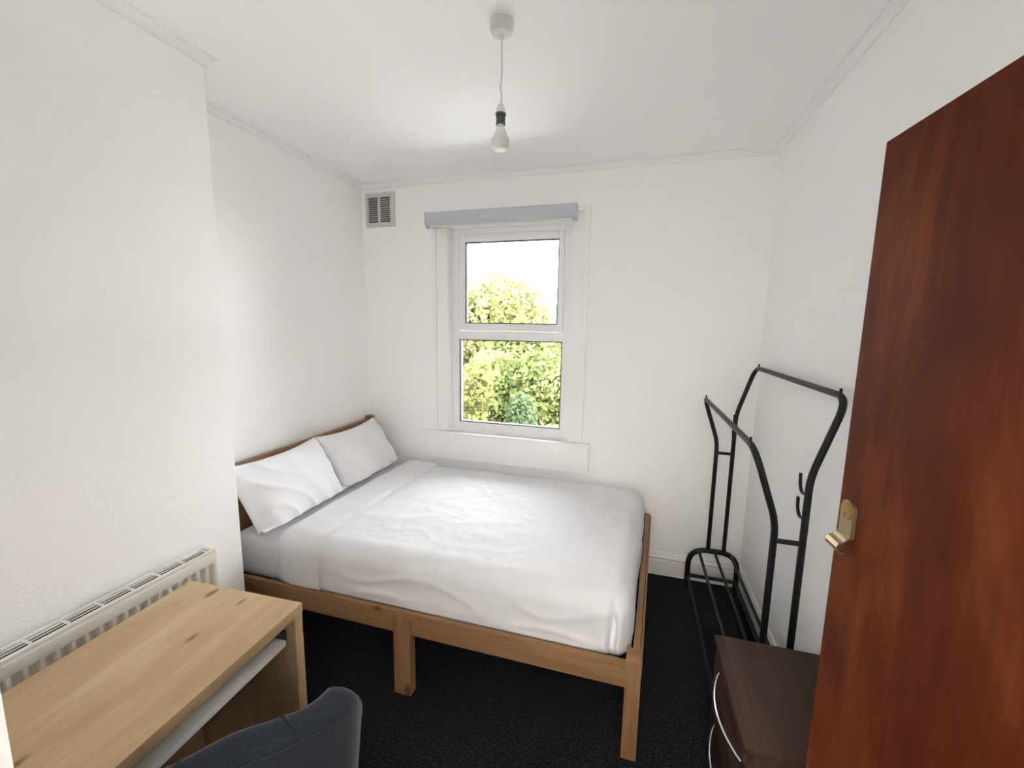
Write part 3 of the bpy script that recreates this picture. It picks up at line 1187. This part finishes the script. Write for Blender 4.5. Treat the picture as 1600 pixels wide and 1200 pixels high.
for z0, z1 in ((0.330, 0.524), (0.126, 0.324)):
    # drawer front hollowed a little behind the bowed handle
    bm = BM()
    nu, nv = 24, 10
    def fx(u, v_):
        s = max(0, 1 - ((u - 0.5) / 0.46) ** 2) * max(0, 1 - ((v_ - 0.74) / 0.30) ** 2)
        return 0.010 * s
    gridv = [[bm.verts.new((NX0 - 0.006 + fx(i / nu, j / nv), NY0 + 0.005 + (NY1 - NY0 - 0.010) * i / nu, z0 + (z1 - z0) * j / nv)) for j in range(nv + 1)] for i in range(nu + 1)]
    for i in range(nu):
        for j in range(nv):
            bm.faces.new((gridv[i][j], gridv[i][j + 1], gridv[i + 1][j + 1], gridv[i + 1][j]))
    bx = NX0 + 0.0145
    backv = {}
    loop = [(i, 0) for i in range(nu + 1)] + [(nu, j) for j in range(1, nv + 1)] + [(i, nv) for i in range(nu - 1, -1, -1)] + [(0, j) for j in range(nv - 1, 0, -1)]
    bk = [bm.verts.new((bx, gridv[i][j].co.y, gridv[i][j].co.z)) for i, j in loop]
    for k in range(len(loop)):
        i, j = loop[k]
        i2, j2 = loop[(k + 1) % len(loop)]
        bm.faces.new((gridv[i][j], gridv[i2][j2], bk[(k + 1) % len(loop)], bk[k]))
    bm.faces.new(bk)
    bmesh.ops.recalc_face_normals(bm, faces=bm.faces)
    dr = obj('drawer', bm, WY, ns, True)
    bm = BM()
    zc = z1 - 0.052
    pts = []
    for k in range(21):
        s = k / 20
        pts.append((NX0 - 0.008 - 0.036 * math.sin(math.pi * s) ** 0.8, 1.405 - 0.300 * s, zc))
    tube(bm, pts, 0.0045, 10)
    obj('handle', bm, MT['chrome'], dr, True, 'bowed satin chrome handle')

# ================================================================== CLOTHES RACK
rk = thing('clothes_rack', 'black metal double rail clothes rack standing against the wall behind the drawers', 'clothes rack', (0.555, 2.12, 0))
BK = MT['black_metal']
YA, YB = 2.655, 1.580
r0 = 0.0115


def rk_part(name, pts, r, seg=12):
    bm = BM()
    tube(bm, pts, r, seg)
    return obj(name, bm, BK, rk, True)


# rails with their uprights: one bent tube each
rails = []
for xu, xk, zk, xt, zt in ((0.509, 0.509, 0.955, 0.422, 1.215), (0.597, 0.597, 1.125, 0.676, 1.405)):
    pts = [(xu, YA, 0.262), (xk, YA, zk), (xt, YA, zt), (xt, YB, zt), (xk, YB, zk), (xu, YB, 0.262)]
    # the bent top corner leans in along the rail
    rails.append(rk_part('hanging_rail', rounded_path(pts, [0.05, 0.075, 0.075, 0.05], 9), r0, 14))
    for y in (YA - 0.055, YB + 0.055):
        bm = BM()
        tube(bm, [(xt, y, zt + r0 - 0.002), (xt, y, zt + r0 + 0.012)], 0.0045, 10)
        obj('stop_pin', bm, BK, rails[-1], True)
for y in (YA, YB):
    rk_part('brace', [(0.509, y, 0.888), (0.597, y, 0.888)], 0.009)
    pts = [(0.402, y, 0.018), (0.402, y, 0.265), (0.678, y, 0.265), (0.678, y, 0.018)]
    rk_part('base_arch', rounded_path(pts, [0.11, 0.11], 10), 0.0155, 14)
    rk_part('cross_bar', [(0.402, y, 0.085), (0.678, y, 0.085)], 0.011)
    for x in (0.402, 0.678):
        rk_part('foot', [(x, y, 0.0), (x, y, 0.034)], 0.019)
for x, z in ((0.405, 0.085), (0.676, 0.085), (0.458, 0.258), (0.546, 0.264), (0.636, 0.258)):
    rk_part('shelf_bar', [(x, YA, z), (x, YB, z)], 0.0085, 10)
for y, s in ((YA, -1), (YB, 1)):
    for z in (1.078, 0.992):
        pts = rounded_path([(0.590, y + s * 0.004, z - 0.012), (0.586, y + s * 0.026, z - 0.014), (0.582, y + s * 0.034, z + 0.012), (0.580, y + s * 0.034, z + 0.052)], 0.012, 4)
        rk_part('hook', pts, 0.0055, 8)

# ================================================================== PENDANT
pn = thing('ceiling_pendant', 'unlit white bulb hanging on a short flex from the ceiling rose', 'pendant light', (-0.473, 1.457, 2.21))
pcx, pcy = -0.473, 1.457
zm = lambda z: 2.2116 + (z - 2.2) * 0.872
b = BM()
lathe(b, [(0, ZC), (0.040, ZC), (0.0400, ZC - 0.020), (0.0395, ZC - 0.0215), (0.0335, ZC - 0.034), (0.030, ZC - 0.036), (0.012, ZC - 0.038), (0.008, ZC - 0.046), (0, ZC - 0.046)], 36, (pcx, pcy, 0))
obj('ceiling_rose', b, MT['white_plastic'], pn, True)
b = BM()
pts = [(pcx, pcy, ZC - 0.042), (pcx + 0.001, pcy, zm(2.52)), (pcx + 0.003, pcy, zm(2.49)), (pcx, pcy, zm(2.45)), (pcx - 0.003, pcy, zm(2.425)), (pcx + 0.001, pcy, zm(2.412)), (pcx + 0.001, pcy, zm(2.36))]
tube(b, rounded_path(pts, 0.01, 4), 0.0032, 10)
obj('flex', b, MT['white_plastic'], pn, True)
b = BM()
lathe(b, [(0, zm(2.372)), (0.006, zm(2.371)), (0.011, zm(2.362)), (0.0155, zm(2.347)), (0.0165, zm(2.334)), (0, zm(2.334))], 24, (pcx, pcy, 0))
obj('lamp_holder_cap', b, MT['white_plastic'], pn, True)
b = BM()
lathe(b, [(0, zm(2.336)), (0.018, zm(2.336)), (0.018, zm(2.330)), (0.0155, zm(2.328)), (0.0150, zm(2.302)), (0.0165, zm(2.300)), (0.0165, zm(2.296)), (0, zm(2.296))], 24, (pcx, pcy, 0))
obj('lamp_holder_skirt', b, MT['grey_plastic'], pn, True, 'dark grey lamp holder skirt')
b = BM()
lathe(b, [(0, zm(2.298)), (0.0115, zm(2.298)), (0.0115, zm(2.284)), (0, zm(2.284))], 20, (pcx, pcy, 0))
obj('bayonet_cap', b, MT['steel'], pn, True)
b = BM()
prof = [(0.0, zm(2.286)), (0.012, zm(2.286)), (0.0145, zm(2.282)), (0.021, zm(2.262)), (0.0275, zm(2.248))]
for k in range(1, 12):
    a_ = math.radians(18 + (90 + 72) * k / 11)
    prof.append((0.0305 * math.sin(math.pi / 2 * (1 - (k / 11) ** 2.2)) if k < 11 else 0, zm(2.248) - 0.0419 * math.sin(math.pi / 2 * k / 11) ** 0.9))
lathe(b, prof, 28, (pcx, pcy, 0))
obj('bulb', b, MT['white_plastic'], pn, True, 'white opal bulb')

# added fill light behind the camera, bounced off the hall's back wall
hl = thing('hall_fill_lamp', 'added unseen fill lamp on the hall ceiling', 'lamp', (0.0, -0.45, 2.30))
b = BM()
lathe(b, [(0, ZC), (0.05, ZC), (0.05, ZC - 0.02), (0.012, ZC - 0.03), (0.012, ZC - 0.12), (0, ZC - 0.12)], 28, (0, -0.45, 0))
obj('fill_mount', b, MT['white_plastic'], hl, True)
b = BM()
box(b, (-0.42, -0.47, ZC - 0.22), (0.42, -0.40, ZC - 0.12), 0.01)
obj('fill_housing', b, MT['white_plastic'], hl, True)
la = bpy.data.lights.new('hall_fill_light', 'AREA')
la.shape = 'RECTANGLE'
la.size = 0.80
la.size_y = 0.08
la.energy = HALL_FILL_W
la.color = (1.0, 0.945, 0.88)
lo = bpy.data.objects.new('hall_fill_light', la)
lo.location = (0, -0.475, ZC - 0.17)
lo.rotation_euler = (math.radians(-60), 0, 0)
COL.objects.link(lo)

# ================================================================== OUTSIDE
GZ = -3.0
b = BM()
box(b, (-90, 3.2, GZ - 0.2), (70, 420, GZ))
struct(obj('ground', b, plain('garden_ground', (0.032, 0.037, 0.015, 1), 1.0, var=0.35, vscale=0.4, spec=0.0)), 'garden ground below the trees outside', 'ground')


b = BM()
box(b, (-5.0, 2.957, -0.30), (2.2, 6.0, -0.12), 0.0)  # added unseen slab: reflects sunlight up through the window onto the ceiling
o = obj('roof_reflector', b, plain('pale_reflector', (0.65, 0.64, 0.645, 1), 0.9, bump=0.3, bscale=40, spec=0.1, var=0.06, vscale=2))
struct(o, 'added pale roof reflector below the window, out of view', 'roof')
b = BM()
box(b, (-4.9, 2.957, GZ), (2.1, 5.85, -0.30))
struct(obj('wall_under_reflector', b, plain('brick_render', (0.30, 0.20, 0.15, 1), 0.9)), 'rendered wall under the added roof reflector', 'wall')


def leafmat(name, cols):
    m, t, bs = new_mat(name)
    N, K = t.nodes, t.links
    at = N.new('ShaderNodeAttribute')
    at.attribute_name = 'leaf_tone'
    r = N.new('ShaderNodeValToRGB')
    e = r.color_ramp.elements
    e[0].position, e[0].color = 0.0, cols[0]
    e[1].position, e[1].color = 1.0, cols[-1]
    for i, c in enumerate(cols[1:-1]):
        x = e.new((i + 1) / (len(cols) - 1))
        x.color = c
    K.new(at.outputs['Fac'], r.inputs['Fac'])
    K.new(r.outputs['Color'], bs.inputs['Base Color'])
    bs.inputs['Roughness'].default_value = 0.75
    bs.inputs['Specular IOR Level'].default_value = 0.1
    tl = N.new('ShaderNodeBsdfTranslucent')
    K.new(r.outputs['Color'], tl.inputs['Color'])
    mx = N.new('ShaderNodeMixShader')
    mx.inputs[0].default_value = 0.5
    K.new(bs.outputs[0], mx.inputs[1])
    K.new(tl.outputs[0], mx.inputs[2])
    K.new(mx.outputs[0], N['Material Output'].inputs['Surface'])
    return m


BARK = plain('bark', (0.05, 0.04, 0.03, 1), 0.9, bump=0.4, bscale=20)


def tree(name, label, base, blobs, n, size, mat, seed, group=None):
    """trunk and limbs, and a crown of separate folded leaves on the outer shell of its lobes"""
    rnd = random.Random(seed)
    root = thing(name, label, 'tree' if name.endswith('tree') else 'shrub', base, group)
    bm = BM()
    bx, by, bz = base
    topz = max(c[2] for c, r in blobs)
    tr = 0.16 if name.endswith('tree') else 0.05
    tube(bm, [(bx, by, bz), (bx + 0.1, by, bz + (topz - bz) * 0.35), (bx, by + 0.1, bz + (topz - bz) * 0.7)], [tr, tr * 0.8, tr * 0.5], 8)
    for c, r in blobs:
        tube(bm, [(bx, by, bz + (topz - bz) * 0.35), ((bx + c[0]) / 2, (by + c[1]) / 2, (bz + c[2]) / 2 + 0.3), c], [tr * 0.5, tr * 0.35, tr * 0.12], 6)
    obj('trunk', bm, BARK, root, True)
    verts, faces, tone = [], [], []
    tot = sum(r[0] * r[2] + r[1] * r[2] for c, r in blobs)
    for c, r in blobs:
        m_ = int(n * (r[0] * r[2] + r[1] * r[2]) / tot)
        for _ in range(m_):
            d = Vector((rnd.gauss(0, 1), rnd.gauss(0, 1), rnd.gauss(0, 1))).normalized()
            lump = 1 + 0.16 * noise.noise(Vector((d.x * 3 + c[0], d.y * 3 + c[1], d.z * 3 + seed)))
            rad_ = (rnd.random() ** 0.35) * lump
            p = Vector((c[0] + d.x * r[0] * rad_, c[1] + d.y * r[1] * rad_, c[2] + d.z * r[2] * rad_))
            a1 = (d + Vector((rnd.uniform(-1, 1), rnd.uniform(-1, 1), rnd.uniform(-1, 1))) * 0.9).normalized()
            side = a1.cross(Vector((rnd.uniform(-1, 1), rnd.uniform(-1, 1), rnd.uniform(-1, 1)))).normalized()
            fwd_ = side.cross(a1)
            s = size * rnd.uniform(0.6, 1.35)
            i = len(verts)
            verts += [p - fwd_ * s * 0.5, p + side * s * 0.30 + a1 * s * 0.08, p + fwd_ * s * 0.6, p - side * s * 0.30 + a1 * s * 0.08]
            faces += [(i, i + 1, i + 2), (i, i + 2, i + 3)]
            tv = min(1, max(0, 0.5 + 0.45 * noise.noise(p * 0.8 + Vector((seed, 0, 0))) + rnd.uniform(-0.28, 0.28)))
            tone += [tv] * 4
    loc = Vector(base)
    me = bpy.data.meshes.new('foliage')
    me.from_pydata([v - loc for v in verts], [], faces)
    at = me.attributes.new('leaf_tone', 'FLOAT', 'POINT')
    at.data.foreach_set('value', tone)
    me.materials.append(mat)
    o = bpy.data.objects.new('foliage', me)
    o['kind'] = 'stuff'
    COL.objects.link(o)
    o.parent = root
    return root


K_ = 0.37
def lc(r, g, b_):
    c = rgb(r, g, b_)
    return (c[0] * K_, c[1] * K_, c[2] * K_, 1)


L_YG = leafmat('leaf_yellow_green', [lc(120, 128, 80), lc(185, 190, 115), lc(218, 216, 145), lc(236, 232, 175)])
L_G = leafmat('leaf_green', [lc(92, 115, 75), lc(150, 172, 100), lc(196, 206, 130), lc(228, 228, 160)])
L_D = leafmat('leaf_grey_green', [lc(70, 92, 70), lc(112, 138, 98), lc(158, 176, 128)])
L_Y = leafmat('leaf_golden', [lc(140, 150, 90), lc(188, 190, 112), lc(222, 214, 140)])
L_O = leafmat('leaf_orange', [lc(200, 165, 120), lc(235, 195, 145), lc(240, 215, 175)])

tree('broadleaf_tree', 'tall round topped yellow green tree seen through the upper pane', (-4.3, 13.2, GZ),
     [((-4.4, 13.2, 1.65), (1.9, 1.6, 1.70)), ((-3.75, 13.0, 0.6), (1.2, 1.2, 1.5)), ((-5.7, 13.4, 1.0), (1.6, 1.4, 1.7)), ((-4.1, 12.8, -0.8), (2.3, 1.6, 1.8))], 30000, 0.17, L_YG, 3)
tree('garden_tree', 'lower green tree beside the tall tree, hill behind it', (-2.0, 10.2, GZ),
     [((-2.75, 10.2, 0.85), (0.70, 0.7, 0.95)), ((-1.75, 10.1, 0.50), (0.8, 0.7, 0.80)), ((-1.8, 10.1, -0.4), (1.5, 0.8, 1.2)), ((-2.9, 10.1, 0.5), (0.9, 0.7, 1.0))], 20000, 0.14, L_G, 5)
tree('leafy_shrub', 'broad green shrub filling the view through the lower pane', (-2.0, 8.3, GZ),
     [((-1.75, 8.3, 0.25), (1.0, 0.6, 0.85)), ((-2.8, 8.4, 0.1), (0.9, 0.6, 1.0)), ((-1.9, 8.2, -1.0), (1.4, 0.7, 1.1))], 16000, 0.12, L_G, 8)
tree('golden_shrub', 'golden yellow leaved shrub close to the window', (-2.62, 6.75, GZ),
     [((-2.48, 6.75, 0.62), (0.20, 0.26, 0.50)), ((-2.74, 6.78, 0.40), (0.22, 0.26, 0.5)), ((-2.64, 6.75, -0.6), (0.32, 0.35, 0.9))], 1900, 0.11, L_Y, 11)
tree('conifer_shrub', 'grey green feathery shrub low behind the lower pane', (-1.78, 6.9, GZ),
     [((-1.80, 6.9, -0.02), (0.28, 0.35, 0.50)), ((-1.80, 6.9, -1.1), (0.36, 0.4, 0.9))], 4200, 0.08, L_D, 13)
tree('orange_shrub', 'low shrub with pale orange leaves at the bottom of the window view', (-1.15, 6.6, GZ),
     [((-1.18, 6.6, -0.32), (0.36, 0.35, 0.36)), ((-1.15, 6.6, -1.2), (0.34, 0.4, 0.9))], 2600, 0.09, L_O, 17)

# distant hills
b = BM()
prev = None
for i in range(61):
    x = -330 + i * 7
    h_ = 25 + 5.0 * noise.noise(Vector((x * 0.018, 2.2, 0))) + 2.2 * noise.noise(Vector((x * 0.07, 5.2, 0)))
    row = [b.verts.new((x, 330, GZ)), b.verts.new((x, 375, GZ + h_ * 0.55)), b.verts.new((x, 410, GZ + h_)), b.verts.new((x, 460, GZ))]
    if prev:
        for j in range(3):
            b.faces.new((prev[j], row[j], row[j + 1], prev[j + 1]))
    prev = row
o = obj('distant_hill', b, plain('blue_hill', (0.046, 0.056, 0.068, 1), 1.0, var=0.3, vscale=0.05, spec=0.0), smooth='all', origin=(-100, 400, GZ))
struct(o, 'blue grey hill on the horizon beyond the trees', 'hill')
